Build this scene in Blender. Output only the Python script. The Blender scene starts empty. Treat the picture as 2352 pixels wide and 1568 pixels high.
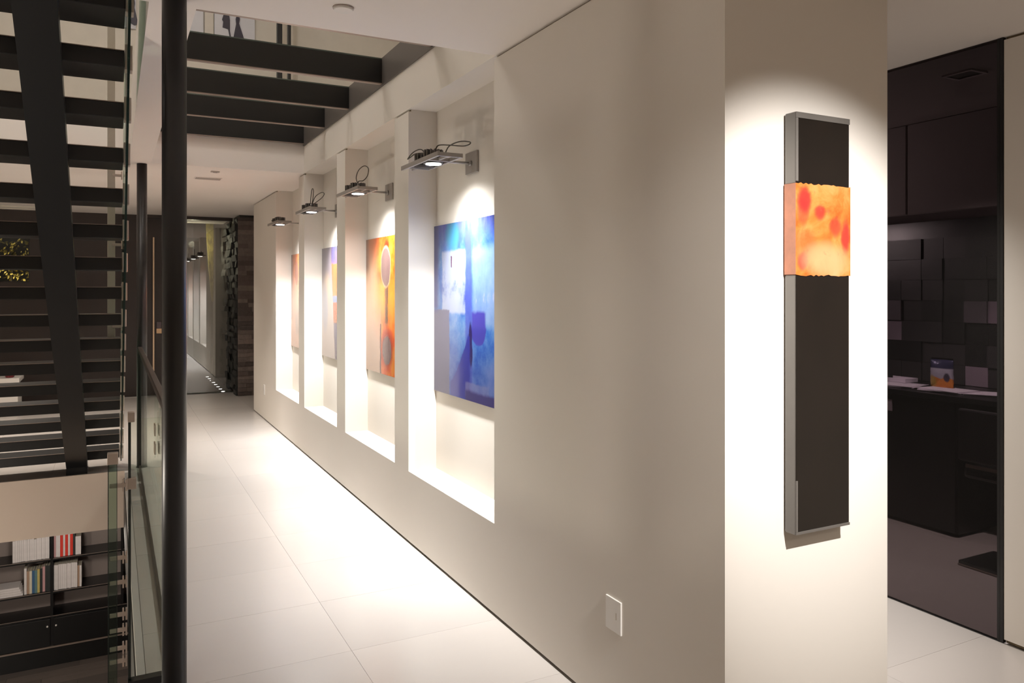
import bpy, bmesh, math, random
from mathutils import Vector, Matrix
random.seed(7)
C = bpy.context.scene.collection
S = bpy.context.scene

# ------------------------------------------------------------------ camera
cam = bpy.data.cameras.new('camera'); cam_o = bpy.data.objects.new('camera', cam); C.objects.link(cam_o)
FPX = 1770.0
cam.sensor_fit = 'HORIZONTAL'; cam.sensor_width = 36; cam.lens = FPX / 2352 * 36
YAW = math.atan((1176 - 261) / FPX)
cam_o.location = (0, 0, 1.6); cam_o.rotation_euler = (math.pi / 2, 0, -YAW)
cam.shift_y = -117 / 2352; cam.clip_start = .05; cam.clip_end = 100
S.camera = cam_o

# ------------------------------------------------------------------ world, view, lights
W = bpy.data.worlds.new('night'); S.world = W; W.use_nodes = True
W.node_tree.nodes['Background'].inputs[0].default_value = (.055, .06, .075, 1)
W.node_tree.nodes['Background'].inputs[1].default_value = .35
S.view_settings.view_transform = 'Standard'; S.view_settings.look = 'None'
S.view_settings.exposure = 0.0; S.view_settings.gamma = 1; S.view_settings.use_curve_mapping = False
try:
    S.cycles.use_denoising = True
    S.cycles.max_bounces = 8; S.cycles.diffuse_bounces = 5; S.cycles.glossy_bounces = 4
    S.cycles.transparent_max_bounces = 24
    S.cycles.sample_clamp_indirect = 4.0
    S.cycles.caustics_reflective = False; S.cycles.caustics_refractive = False
except Exception: pass
WARM = (1, .90, .78); NEUT = (1, .955, .90)

def spot(name, loc, target, power, size, blend, color=NEUT, radius=.03):
    l = bpy.data.lights.new(name, 'SPOT'); o = bpy.data.objects.new(name, l); C.objects.link(o)
    l.energy = power; l.spot_size = math.radians(size); l.spot_blend = blend; l.color = color; l.shadow_soft_size = radius
    o.location = loc; o.rotation_euler = (Vector(target) - Vector(loc)).to_track_quat('-Z', 'Y').to_euler()
    return o
def point(name, loc, power, color=NEUT, radius=.08):
    l = bpy.data.lights.new(name, 'POINT'); o = bpy.data.objects.new(name, l); C.objects.link(o)
    l.energy = power; l.color = color; l.shadow_soft_size = radius; o.location = loc
    return o
# accent downlight aimed at the resin panel on the wall end
spot('accent_spot', (1.56, .15, 2.70), (2.06, 1.796, 1.38), 600, 50, 1, (1, .96, .925), .02)
# unseen fill lights added for the near hall and the side passage (behind / beside the camera)
spot('hall_fill', (-.9, 1.2, 2.72), (-.9, 1.2, 0), 80, 120, 1, WARM, .05)
spot('hall_fill', (1.55, -1.1, 2.72), (1.75, -1.0, 0), 190, 125, 1, WARM, .05)
spot('passage_fill', (3.0, 2.6, 2.737), (3.0, 2.6, 0), 230, 96, 1, NEUT, .05)
spot('passage_fill', (3.0, 4.6, 2.737), (3.0, 4.6, 0), 150, 96, 1, NEUT, .05)
# unseen fill lights added for the corridor's far end and the landing
spot('landing_fill', (-1.0, 9.4, 2.72), (-1.0, 9.4, 0), 420, 120, 1, WARM, .05)
spot('landing_fill', (.3, 11.2, 2.72), (.3, 11.2, 0), 90, 120, 1, WARM, .05)
# upper floor
point('upper_lamp', (.6, 6.4, 5.6), 75, NEUT, .2)
point('upper_lamp', (-1.6, 5.6, 5.6), 60, NEUT, .2)
# lower floor: unseen fill lights added for the slab fascia and bookcase
point('lower_fill', (-.6, 8.9, -.75), 45, WARM, .15)
point('lower_fill', (-2.2, 5.2, -.9), 130, WARM, .15)
# fill lights added in the dark room behind the tinted glass
spot('study_fill', (4.15, 2.9, 2.70), (4.25, 3.0, 0), 240, 100, .6, (1, .90, .88), .05)
# courtyard lights beyond the entrance glass
point('study_fill', (4.2, 4.9, 2.1), 55, (1, .90, .88), .1)  # out-of-view fill added to lighten the study cupboard and ceiling
point('garden_light', (-1.25, 13.45, 1.3), 26, (1, .85, .5), .05)
point('garden_light', (1.2, 14.36, 2.4), 12, (1, .92, .6), .05)
point('garden_light', (.9, 15.5, 2.1), 20, (1, .9, .6), .05)

# ------------------------------------------------------------------ materials
class NT:
    def __init__(s, name):
        s.m = bpy.data.materials.new(name); s.m.use_nodes = True; s.t = s.m.node_tree; s.n = s.t.nodes; s.l = s.t.links
        s.b = s.n['Principled BSDF']; s.out = s.n['Material Output']
    def new(s, typ, **kw):
        nd = s.n.new(typ)
        for k, v in kw.items(): setattr(nd, k, v)
        return nd
    def put(s, sock, v):
        if v is None: return
        if isinstance(v, bpy.types.NodeSocket): s.l.new(v, sock)
        elif isinstance(v, tuple) and len(v) == 3 and sock.type == 'RGBA': sock.default_value = (*v, 1)
        else: sock.default_value = v
    def math(s, op, a, b=0.0, c=None):
        nd = s.new('ShaderNodeMath', operation=op); s.put(nd.inputs[0], a); s.put(nd.inputs[1], b)
        if c is not None: s.put(nd.inputs[2], c)
        return nd.outputs[0]
    def coord(s, kind='Object'): return s.new('ShaderNodeTexCoord').outputs[kind]
    def mapping(s, vec, scale=(1, 1, 1), loc=(0, 0, 0)):
        nd = s.new('ShaderNodeMapping'); s.l.new(vec, nd.inputs[0]); nd.inputs['Scale'].default_value = scale; nd.inputs['Location'].default_value = loc
        return nd.outputs[0]
    def noise(s, vec, scale=5, detail=4, rough=.55, out='Fac', dist=0):
        nd = s.new('ShaderNodeTexNoise'); s.l.new(vec, nd.inputs['Vector'])
        nd.inputs['Scale'].default_value = scale; nd.inputs['Detail'].default_value = detail; nd.inputs['Roughness'].default_value = rough
        nd.inputs['Distortion'].default_value = dist
        return nd.outputs[out]
    def ramp(s, fac, stops, interp='LINEAR'):
        nd = s.new('ShaderNodeValToRGB'); cr = nd.color_ramp; cr.interpolation = interp
        while len(cr.elements) < len(stops): cr.elements.new(.5)
        for e, (p, c) in zip(cr.elements, stops): e.position = p; e.color = (*c, 1)
        s.l.new(fac, nd.inputs[0]); return nd.outputs[0]
    def mix(s, fac, a, b, mode='MIX'):
        nd = s.new('ShaderNodeMix', data_type='RGBA', blend_type=mode); s.put(nd.inputs[0], fac); s.put(nd.inputs[6], a); s.put(nd.inputs[7], b)
        return nd.outputs[2]
    def sstep(s, v, a, b):
        nd = s.new('ShaderNodeMapRange', interpolation_type='SMOOTHSTEP'); s.put(nd.inputs[0], v)
        nd.inputs[1].default_value = a; nd.inputs[2].default_value = b
        return nd.outputs[0]
    def rect(s, u, v, u0, u1, v0, v1, e=.01):
        a = s.math('MULTIPLY', s.sstep(u, u0 - e, u0 + e), s.math('SUBTRACT', 1.0, s.sstep(u, u1 - e, u1 + e)))
        b = s.math('MULTIPLY', s.sstep(v, v0 - e, v0 + e), s.math('SUBTRACT', 1.0, s.sstep(v, v1 - e, v1 + e)))
        return s.math('MULTIPLY', a, b)
    def oval(s, u, v, cu, cv, ru, rv, e=.12):
        a = s.math('POWER', s.math('DIVIDE', s.math('SUBTRACT', u, cu), ru), 2.0)
        b = s.math('POWER', s.math('DIVIDE', s.math('SUBTRACT', v, cv), rv), 2.0)
        return s.math('SUBTRACT', 1.0, s.sstep(s.math('ADD', a, b), 1 - e, 1 + e))
    def bump(s, h, strength=.1, dist=.01):
        nd = s.new('ShaderNodeBump'); nd.inputs['Strength'].default_value = strength; nd.inputs['Distance'].default_value = dist
        s.l.new(h, nd.inputs['Height']); s.l.new(nd.outputs[0], s.b.inputs['Normal'])
    def base(s, color=None, rough=.5, metal=0, spec=.5, coat=0):
        s.put(s.b.inputs['Base Color'], color); s.put(s.b.inputs['Roughness'], rough); s.b.inputs['Metallic'].default_value = metal
        s.b.inputs['Specular IOR Level'].default_value = spec; s.b.inputs['Coat Weight'].default_value = coat; s.b.inputs['Coat Roughness'].default_value = .03
        return s.m

def plain(name, col, rough=.5, metal=0, spec=.5, var=.06, scale=6, coat=0, bump=0):
    t = NT(name); v = t.coord(); n = t.noise(v, scale, 5)
    c = t.mix(n, tuple(x * (1 - var) for x in col), tuple(min(1, x * (1 + var)) for x in col))
    if bump: t.bump(t.noise(v, scale * 14, 3), bump, .004)
    return t.base(c, rough, metal, spec, coat)
def emit(name, col, strength):
    t = NT(name); t.b.inputs['Emission Color'].default_value = (*col, 1); t.b.inputs['Emission Strength'].default_value = strength
    return t.base(col, .4)
def glass(name, tint, refl=1.0, base_refl=0.04):
    t = NT(name); n = t.n; n.remove(t.b)
    tr = t.new('ShaderNodeBsdfTransparent'); tr.inputs[0].default_value = (*tint, 1)
    gl = t.new('ShaderNodeBsdfGlossy'); gl.inputs['Roughness'].default_value = .01; gl.inputs[0].default_value = (.95, .97, .96, 1)
    fr = t.new('ShaderNodeFresnel'); fr.inputs[0].default_value = 1.5
    f = t.math('MINIMUM', t.math('MULTIPLY', fr.outputs[0], refl), .9)
    if base_refl > .05: f = t.math('MAXIMUM', f, base_refl)
    mx = t.new('ShaderNodeMixShader'); t.l.new(f, mx.inputs[0]); t.l.new(tr.outputs[0], mx.inputs[1]); t.l.new(gl.outputs[0], mx.inputs[2])
    t.l.new(mx.outputs[0], t.out.inputs[0]); return t.m

M = {}
M['paint'] = plain('warm_white_paint', (.74, .695, .635), .75, 0, .25, .015, 3, 0, .03)
M['ceil'] = plain('ceiling_paint', (.84, .79, .745), .8, 0, .2, .015, 3)
M['fascia'] = plain('tan_paint', (.62, .52, .44), .7, 0, .2, .03, 3)
M['gap'] = plain('dark_shadow_gap', (.26, .205, .13), .8, 0, .2)
def tile_mat(name, col):
    t = NT(name); v = t.coord(); n = t.noise(v, 2.2, 6, .6); n2 = t.noise(t.mapping(v, (1, 9, 1)), 3, 5)
    c = t.mix(n, tuple(x * .99 for x in col), tuple(x * 1.01 for x in col)); c = t.mix(t.math('MULTIPLY', n2, .2), c, tuple(x * .93 for x in col))
    return t.base(c, .26, 0, .5)
M['tiles'] = [tile_mat('porcelain_tile', (.46, .427, .40)), tile_mat('porcelain_tile_b', (.45, .418, .393)), tile_mat('porcelain_tile_c', (.47, .435, .407))]
M['grout'] = plain('grout', (.43, .40, .375), .9)
M['slab'] = plain('slab_edge', (.045, .04, .038), .6)
M['black'] = plain('black_steel', (.0095, .0095, .010), .33, 0, .55, .15, 5)
M['tread'] = plain('blackened_steel_tread', (.012, .0115, .0115), .34, 0, .5, .2, 8)
M['column'] = plain('black_column_paint', (.011, .010, .0105), .36, 0, .5, .1, 5)
M['bronze'] = plain('dark_bronze', (.06, .045, .038), .35, .3, .5)
M['brushed'] = plain('brushed_steel', (.50, .44, .39), .38, .85, .5, .1, 30)
M['clamp'] = plain('satin_nickel', (.58, .50, .44), .42, .55, .5, .08, 20)
M['lampgrey'] = plain('lamp_grey_metal', (.34, .315, .29), .5, .35, .5, .06, 20)
M['lampdark'] = plain('lamp_dark_ring', (.07, .065, .065), .45, .3)
M['fin'] = plain('heat_sink_metal', (.17, .155, .145), .45, .5)
M['wire'] = plain('cable_brown', (.05, .038, .022), .5)
M['led'] = emit('led_disc', (1, .97, .92), 14)
M['glass'] = glass('clear_guard_glass', (.94, .96, .93), .3)
M['stairglass'] = glass('stair_guard_glass', (.70, .80, .74), .35)
M['gedge'] = plain('green_glass_edge', (.008, .020, .017), .12, 0, .6, .3, 9)
M['tint'] = glass('smoked_glass', (.42, .385, .39), .35)
M['entry'] = glass('entrance_glass', (.68, .68, .70), 1.0, .24)
M['white'] = plain('white_plastic', (.80, .77, .73), .45)
M['brown'] = plain('dark_brown_panel', (.035, .026, .024), .38, 0, .5, .15, 4)
M['upwall'] = plain('upper_wall_paint', (.66, .62, .55), .8, 0, .2)
M['bookback'] = plain('bookcase_back', (.27, .225, .21), .5, 0, .4, .1, 3)
M['cabblack'] = plain('black_lacquer', (.006, .006, .0065), .3, 0, .5)
M['edge'] = plain('shelf_edge_metal', (.36, .29, .25), .35, .6)

# ------------------------------------------------------------------ mesh helpers
def box(bm, x0, x1, y0, y1, z0, z1):
    vs = [bm.verts.new((x, y, z)) for z in (z0, z1) for y in (y0, y1) for x in (x0, x1)]
    for f in ((0, 2, 3, 1), (4, 5, 7, 6), (0, 1, 5, 4), (2, 6, 7, 3), (0, 4, 6, 2), (1, 3, 7, 5)):
        bm.faces.new([vs[i] for i in f])
    return vs
def bbox(x0, x1, y0, y1, z0, z1, bev=0, seg=2):
    bm = bmesh.new(); box(bm, x0, x1, y0, y1, z0, z1)
    if bev: bmesh.ops.bevel(bm, geom=bm.edges[:], offset=bev, segments=seg, affect='EDGES', profile=.5)
    return bm
def cyl(bm, p0, p1, r0, r1=None, n=20, caps=True):
    r1 = r0 if r1 is None else r1
    p0, p1 = Vector(p0), Vector(p1); d = (p1 - p0).normalized()
    a = d.orthogonal().normalized(); b = d.cross(a)
    A = []; B = []
    for i in range(n):
        t = 2 * math.pi * i / n; q = a * math.cos(t) + b * math.sin(t)
        A.append(bm.verts.new(p0 + q * r0)); B.append(bm.verts.new(p1 + q * r1))
    for i in range(n):
        j = (i + 1) % n; f = bm.faces.new((A[i], A[j], B[j], B[i])); f.smooth = True
    if caps: bm.faces.new(A[::-1]); bm.faces.new(B)
def tube(bm, pts, r, n=8, sub=6):
    P = [Vector(p) for p in pts]; out = []
    for i in range(len(P) - 1):
        p0 = P[max(0, i - 1)]; p1 = P[i]; p2 = P[i + 1]; p3 = P[min(len(P) - 1, i + 2)]
        for k in range(sub):
            t = k / sub
            out.append(.5 * ((2 * p1) + (p2 - p0) * t + (2 * p0 - 5 * p1 + 4 * p2 - p3) * t * t + (-p0 + 3 * p1 - 3 * p2 + p3) * t ** 3))
    out.append(P[-1]); rings = []; up = None
    for i, p in enumerate(out):
        d = (out[min(i + 1, len(out) - 1)] - out[max(i - 1, 0)]).normalized()
        a = d.orthogonal().normalized() if up is None else (up - d * up.dot(d)).normalized()
        up = a; b = d.cross(a)
        rings.append([bm.verts.new(p + (a * math.cos(2 * math.pi * k / n) + b * math.sin(2 * math.pi * k / n)) * r) for k in range(n)])
    for A, B in zip(rings, rings[1:]):
        for k in range(n):
            f = bm.faces.new((A[k], A[(k + 1) % n], B[(k + 1) % n], B[k])); f.smooth = True
    bm.faces.new(rings[0][::-1]); bm.faces.new(rings[-1])
def prism(bm, poly, axis, a, b):
    """extrude a closed 2-D outline along an axis ('x','y','z') from a to b"""
    def P(u, v, w): return {'x': (w, u, v), 'y': (u, w, v), 'z': (u, v, w)}[axis]
    A = [bm.verts.new(P(u, v, a)) for u, v in poly]; B = [bm.verts.new(P(u, v, b)) for u, v in poly]
    n = len(poly)
    for i in range(n):
        j = (i + 1) % n; bm.faces.new((A[i], A[j], B[j], B[i]))
    bm.faces.new(A[::-1]); bm.faces.new(B); bmesh.ops.recalc_face_normals(bm, faces=bm.faces[:])
def wloc(o):
    v = Vector((0, 0, 0))
    while o is not None: v += o.location; o = o.parent
    return v
def obj(name, bm, mat, parent=None, label=None, cat=None, group=None, kind=None, at=None):
    """one mesh object; bm is in world coordinates. 'at' = world origin"""
    L = Vector(at) if at else Vector((0, 0, 0)); PL = wloc(parent) if parent else Vector((0, 0, 0))
    if parent and not at: L = PL
    bmesh.ops.translate(bm, verts=bm.verts[:], vec=-L)
    me = bpy.data.meshes.new(name); bm.to_mesh(me); bm.free()
    for m in (mat if isinstance(mat, (list, tuple)) else [mat]): me.materials.append(m)
    o = bpy.data.objects.new(name, me); C.objects.link(o)
    if parent: o.parent = parent
    o.location = L - PL
    return tag(o, label, cat, group, kind)
def tag(o, label=None, cat=None, group=None, kind=None):
    if label: o['label'] = label
    if cat: o['category'] = cat
    if group: o['group'] = group
    if kind: o['kind'] = kind
    return o
def thing(name, loc, label, cat, group=None):
    o = bpy.data.objects.new(name, None); o.empty_display_size = .1; C.objects.link(o); o.location = loc
    return tag(o, label, cat, group)
def struct(name, boxes, mat):
    bm = bmesh.new()
    for b in boxes: box(bm, *b)
    return obj(name, bm, mat, kind='structure')
def part(name, mat, parent, boxes, bev=0, label=None):
    bm = bmesh.new()
    for b in boxes: box(bm, *b)
    if bev: bmesh.ops.bevel(bm, geom=bm.edges[:], offset=bev, segments=2, affect='EDGES', profile=.5)
    return obj(name, bm, mat, parent, label)

# ------------------------------------------------------------------ structure
WX = 1.662; NB = 1.85; HC = 2.75; PE = 2.41; Y0 = 1.796; Y1 = 10.72
NICHES = [(3.405, 4.645), (4.915, 6.15), (6.41, 7.655), (7.905, 9.14)]; NZ = .455
FLZ = 3.21
bx = [(NB, PE, Y0, Y1, 0, HC)]                                   # back of the wall
solid = [(Y0, NICHES[0][0]), (NICHES[0][1], NICHES[1][0]), (NICHES[1][1], NICHES[2][0]), (NICHES[2][1], NICHES[3][0]), (NICHES[3][1], Y1)]
for a, b in solid:                                              # piers, with a shadow gap at top and bottom of the face
    bx.append((WX + .018, NB, a, b, 0, HC)); bx.append((WX, WX + .018, a, b, .014, HC - .013))
for a, b in NICHES:                                             # parapet below each niche
    bx.append((WX + .018, NB, a, b, 0, NZ)); bx.append((WX, WX + .018, a, b, .014, NZ))
bx.append((WX, PE, 3.39, 7.67, HC, FLZ))                        # wall above the ceiling, inside the void
struct('wall_right', bx, M['paint'])
struct('trim_1', [(WX + .0165, WX + .0178, a, b, HC - .013, HC) for a, b in solid], M['gap'])
struct('baseboard_right', [(WX + .0165, WX + .0178, Y0, Y1, 0.0005, .014)], M['gap'])
struct('ceiling', [(-3.2, 6.2, -2.6, 3.39, HC, 3.2), (.125, .30, 3.39, 7.67, HC, 3.2), (-3.2, 4.0, 7.67, 13.0, HC, 3.2), (PE, 6.2, 3.39, 7.67, HC, 3.2)], M['ceil'])
# floor slab + tiles
floor = struct('floor', [(-3.2, 6.4, -2.6, 3.39, -.5, -.006), (.088, 6.4, 3.39, 7.67, -.5, -.006), (-3.2, 4.4, 7.67, 13.0, -.5, -.006)], M['grout'])
def tiles(x_edges, y_edges):
    for i in range(len(x_edges) - 1):
        for j in range(len(y_edges) - 1):
            g = .0006
            bm = bmesh.new(); box(bm, x_edges[i] + g, x_edges[i + 1] - g, y_edges[j] + g, y_edges[j + 1] - g, -.006, random.uniform(-.0003, 0))
            obj('tile', bm, random.choice(M['tiles']), floor)
YE = [-.83 + .6 * k for k in range(23)]; YE = [y for y in YE if y < 12.7] + [12.8]
tiles([.12, .94, WX], YE)
tiles([WX, 2.26, 2.86, 3.585], [-.83, -.23, .37, .97, 1.57, 1.79])
tiles([PE, 2.86, 3.585], [1.79, 2.17, 2.77, 3.37, 3.97, 4.57, 5.17])
tiles([WX, 2.5], [10.73, 11.5, 12.28])
tiles([-1.7, -1.08, -.48, .12], [7.68, 8.57, 9.17, 9.77, 10.37, 10.97, 11.57, 12.17, 12.95])
tiles([-1.9, -.7, .12], [-.83, .37, 1.57, 2.77, 3.37])
struct('trim_2', [(.086, .118, 3.395, 7.66, -.06, .004)], plain('grey_kerb', (.46, .44, .42), .5))
struct('trim_3', [(-3.2, .086, 7.655, 7.67, -.5, .001)], M['fascia'])
struct('trim_4', [(.080, .088, 3.40, 7.65, -.5, -.061)], M['slab'])

# outer shell
struct('wall_back', [(-3.3, 6.4, -2.7, -2.6, -.5, 3.2)], M['paint'])
struct('wall_left', [(-3.3, -3.2, -2.7, 13.2, -3.0, 6.3)], M['paint'])
G = 3.589
struct('wall_passage', [(G, G + .14, -2.6, 2.081, .018, HC - .014), (G + .02, G + .14, -2.6, 2.081, 0, HC)], M['paint'])
struct('trim_5', [(G + .017, G + .0195, -2.6, 2.081, .0005, HC)], M['gap'])
struct('wall_far', [(-3.2, -1.56, 13.0, 13.15, 0, HC), (-1.56, -1.07, 13.0, 13.15, 0, 1.72), (-1.56, -1.07, 13.0, 13.15, 2.42, HC), (-1.07, .33, 13.0, 13.15, 0, HC)], M['brown'])
struct('wall_side', [(2.6, 2.7, 10.72, 12.3, 0, HC)], M['paint'])
struct('wall_lower', [(-3.2, 2.4, 11.15, 11.25, -2.9, -.5), (2.4, 2.5, 2.5, 11.25, -2.9, -.5), (-3.2, 2.5, 2.4, 2.5, -2.9, -.5)], M['bookback'])
# upper floor shell
struct('wall_upper', [(-3.2, 3.7, 10.4, 10.5, 3.2, 6.2), (3.6, 3.7, 2.4, 10.4, 3.2, 6.2), (-3.2, 3.6, 2.4, 2.5, 3.2, 6.2)], M['upwall'])
struct('ceiling_upper', [(-3.3, 3.7, 2.4, 10.5, 6.2, 6.3)], M['ceil'])

# lower floor planks
lf = struct('floor_lower', [(-3.2, 2.4, 2.5, 11.15, -3.0, -2.912)], M['slab'])
def plank_mat(name, col):
    t = NT(name); v = t.coord(); n = t.noise(t.mapping(v, (1.2, 14, 1)), 4, 6, .6)
    return t.base(t.mix(n, tuple(x * .7 for x in col), tuple(x * 1.25 for x in col)), .35)
PM = [plank_mat('wood_plank', (.135, .108, .096)), plank_mat('wood_plank_b', (.16, .13, .115)), plank_mat('wood_plank_c', (.11, .09, .082))]
y = 7.2; r = 0
while y < 10.7:
    x = -2.2 - .37 * (r % 3)
    while x < .9:
        obj('plank', bbox(x + .002, x + 1.098, y + .002, y + .178, -2.912, -2.9 - random.uniform(0, .001)), random.choice(PM), lf); x += 1.1
    y += .18; r += 1

# ------------------------------------------------------------------ steel joists over the ceiling opening
BZ0, BZ1 = 3.03, 3.20
bys = [4.205, 5.154, 5.994, 6.78, 7.62]
bl = ['black steel joist at the near edge of the ceiling opening, only its underside showing', 'black steel joist nearest in the ceiling opening, widest of the full ones', 'second full black steel joist across the ceiling opening', 'third full black steel joist across the ceiling opening', 'farthest black steel joist, along the far side of the ceiling opening']
for yb, lb in zip(bys, bl):
    t = thing('steel_joist', (1.0, yb, BZ0), lb, 'joist', 'black joists over the ceiling opening')
    part('web', M['black'], t, [(.31, WX - .003, yb, yb + .035, BZ0 + .006, BZ1)])
    part('top_strip', plain('green_strip', (.10, .13, .11), .3), t, [(.31, WX - .003, yb - .002, yb + .037, BZ1, BZ1 + .008)], 0, 'greenish top strip')
    part('flange', M['edge'], t, [(.31, WX - .003, yb, yb + .035, BZ0, BZ0 + .006)], 0, 'thin paler bottom edge')
obj('edge_channel', bbox(WX - .012, WX - .001, 3.40, 7.66, BZ0 - .012, BZ1 + .01), plain('channel_steel', (.12, .105, .095), .45, .2), label='dark steel channel running along the wall above the ceiling line', cat='beam')
# upper floor things seen through the joists
for px in (1.86, 1.98):
    t = thing('steel_post', (px, 10.0, 3.2), 'thicker black steel post upstairs, seen between the joists' if px < 1.9 else 'thinner black steel post upstairs, right of the thicker one', 'post')
    w = .032 if px < 1.9 else .02
    part('shaft', M['black'], t, [(px - w, px + w, 9.97, 10.03, 3.21, 6.19)], .004)
    part('foot_plate', M['black'], t, [(px - .06, px + .06, 9.93, 10.07, 3.2005, 3.21)])
pan = plain('pale_canvas', (.62, .62, .66), .6); pan2 = plain('beige_canvas', (.60, .56, .50), .6); dk = plain('dark_silhouette', (.03, .025, .04), .5)
def canvas(x0, x1, z0, z1, label, mat, figs):
    t = thing('wall_canvas', ((x0 + x1) / 2, 10.38, z0), label, 'painting')
    part('panel', mat, t, [(x0, x1, 10.36, 10.398, z0, z1)], .003)
    for poly in figs:
        bm = bmesh.new(); prism(bm, poly, 'y', 10.345, 10.36); obj('dress_silhouette', bm, dk, t)
def dress(cx, z0, h, w, flip=1):
    P = [(-.10, 1), (.12, 1), (.16, .86), (.10, .70), (.55, .08), (.35, .02), (.05, 0), (-.30, .06), (-.38, .1), (-.14, .68), (-.18, .86)]
    return [(cx + flip * u * w, z0 + v * h) for u, v in P]
def coat(cx, z0, h, w):
    P = [(-.15, 1), (.25, 1), (.36, .7), (.36, .3), (.5, 0), (.38, 0), (.18, .36), (-.36, .40), (-.30, .62), (-.42, .7), (-.30, .86)]
    return [(cx + u * w, z0 + v * h) for u, v in P]
canvas(.70, 1.00, 4.55, 5.3, 'pale canvas with a dark dress figure by the black column, upstairs', pan, [dress(.81, 4.80, .27, .09, -1)])
canvas(1.13, 1.62, 4.50, 5.3, 'pale canvas with two dark dress figures, upstairs beyond the joists', pan, [coat(1.27, 4.80, .33, .12), dress(1.41, 4.77, .34, .15)])
canvas(-.03, .24, 4.76, 5.3, 'pale canvas with dark figure seen past the stair glass, upstairs', pan, [dress(.215, 4.80, .3, .09)])
canvas(1.015, 1.12, 4.55, 5.3, 'narrow beige canvas between the two figure canvases upstairs', pan2, [])

# ------------------------------------------------------------------ columns and corridor guard
def column(y, x, r, label, zb=0.0):
    t = thing('steel_column', (x, y, zb), label, 'column')
    bm = bmesh.new(); cyl(bm, (x, y, zb + .008), (x, y, HC - .001), r, n=40); obj('shaft', bm, M['column'], t)
    bm = bmesh.new(); cyl(bm, (x, y, zb), (x, y, zb + .008), r + .004, n=40); obj('base_plate', bm, M['black'], t)
column(3.30, .212, .0455, 'tall black round steel column in the foreground beside the stairwell')
column(7.75, .228, .043, 'slimmer-looking black round column farther off, at the far stairwell corner')
t = thing('corridor_guard', (.21, 5.6, 0), 'clear glass guard with dark bronze handrail running between the two black columns', 'railing')
part('glass_panel', M['glass'], t, [(.204, .216, 3.56, 7.69, .03, 1.06)])
part('handrail', M['bronze'], t, [(.192, .228, 3.56, 7.69, 1.06, 1.095)], .006)
part('bottom_channel', M['bronze'], t, [(.202, .218, 3.56, 7.69, .001, .03)])
for zz in (.74, .84): part('clamp', M['clamp'], t, [(.196, .2035, 4.60, 4.68, zz - .03, zz + .03), (.2165, .224, 4.60, 4.68, zz - .03, zz + .03)], .002)
# glass end panel with cap next to the near column
t = thing('glass_end_panel', (.11, 3.47, 0), 'narrow glass guard end panel with steel cap, left of the foreground column', 'railing')
part('glass_panel', M['glass'], t, [(.062, .174, 3.466, 3.478, .02, 1.08)])
part('glass_edge', M['gedge'], t, [(.052, .062, 3.464, 3.480, .02, 1.07)])
part('cap', M['clamp'], t, [(.050, .076, 3.455, 3.489, 1.07, 1.11)], .003)
part('clamp', M['clamp'], t, [(.048, .082, 3.456, 3.488, .80, .845)], .003)
part('shoe', M['black'], t, [(.05, .176, 3.45, 3.494, .001, .03)])
# glass post with standoffs
t = thing('glass_post', (-.003, 3.31, 0), 'clear glass fin post with steel cap and stacked standoff arms at the lower left', 'railing')
part('glass_fin', M['stairglass'], t, [(-.018, .012, 3.345, 3.357, .01, .93)])
part('fin_edge', M['gedge'], t, [(-.020, -.017, 3.344, 3.358, .01, .93), (.0105, .0125, 3.344, 3.358, .01, .93)])
part('cap', M['clamp'], t, [(-.022, .016, 3.335, 3.367, .93, .975)], .003)
for zz in (.845, .565, .47, .345, .285, .215, .165):
    o = part('standoff', M['clamp'], t, [(-.014, .047, 3.346, 3.356, zz - .008, zz + .008)], .002)
    bm = bmesh.new(); box(bm, .030, .036, 3.343, 3.359, zz - .022, zz + .022); box(bm, .041, .047, 3.343, 3.359, zz - .022, zz + .022); obj('pad', bm, M['clamp'], o)
part('foot', M['black'], t, [(-.03, .02, 3.33, 3.372, .001, .012)])

# ------------------------------------------------------------------ stair
st = thing('floating_stair', (-.6, 8.0, 0), 'black steel open-riser stair rising toward the viewer on flat stringers', 'stair')
SX0, SX1 = -1.36, .045
RI, GO = .18, .27
for k in range(15, -2, -1):
    yk = 7.745 - GO * (15 - k); zk = RI + (15 - k) * RI
    tr = obj('tread', bbox(SX0, SX1, yk, yk + .285, zk - .075, zk, .003, 1), M['tread'], st)
    obj('nosing', bbox(SX0, SX1, yk - .001, yk + .006, zk, zk + .004), M['edge'], tr, 'thin bright metal nosing')
def stringer(xc):
    sl = RI / GO; bm = bmesh.new(); w = .081
    top = lambda y_: RI - .075 + (7.745 + .13 - y_) * sl - .055
    ya, yb = 7.98, 3.42
    poly = [(7.69, .0), (7.86, .0), (ya, .012), (ya, top(ya) - 0.0), (yb, top(yb)), (yb, top(yb) - .10), (7.72, top(7.72) - .10)]
    prism(bm, poly, 'x', xc - w, xc + w); return bm
s1 = obj('stringer', stringer(-.285), M['black'], st)
s2 = obj('stringer', stringer(-1.02), M['black'], st)
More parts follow.
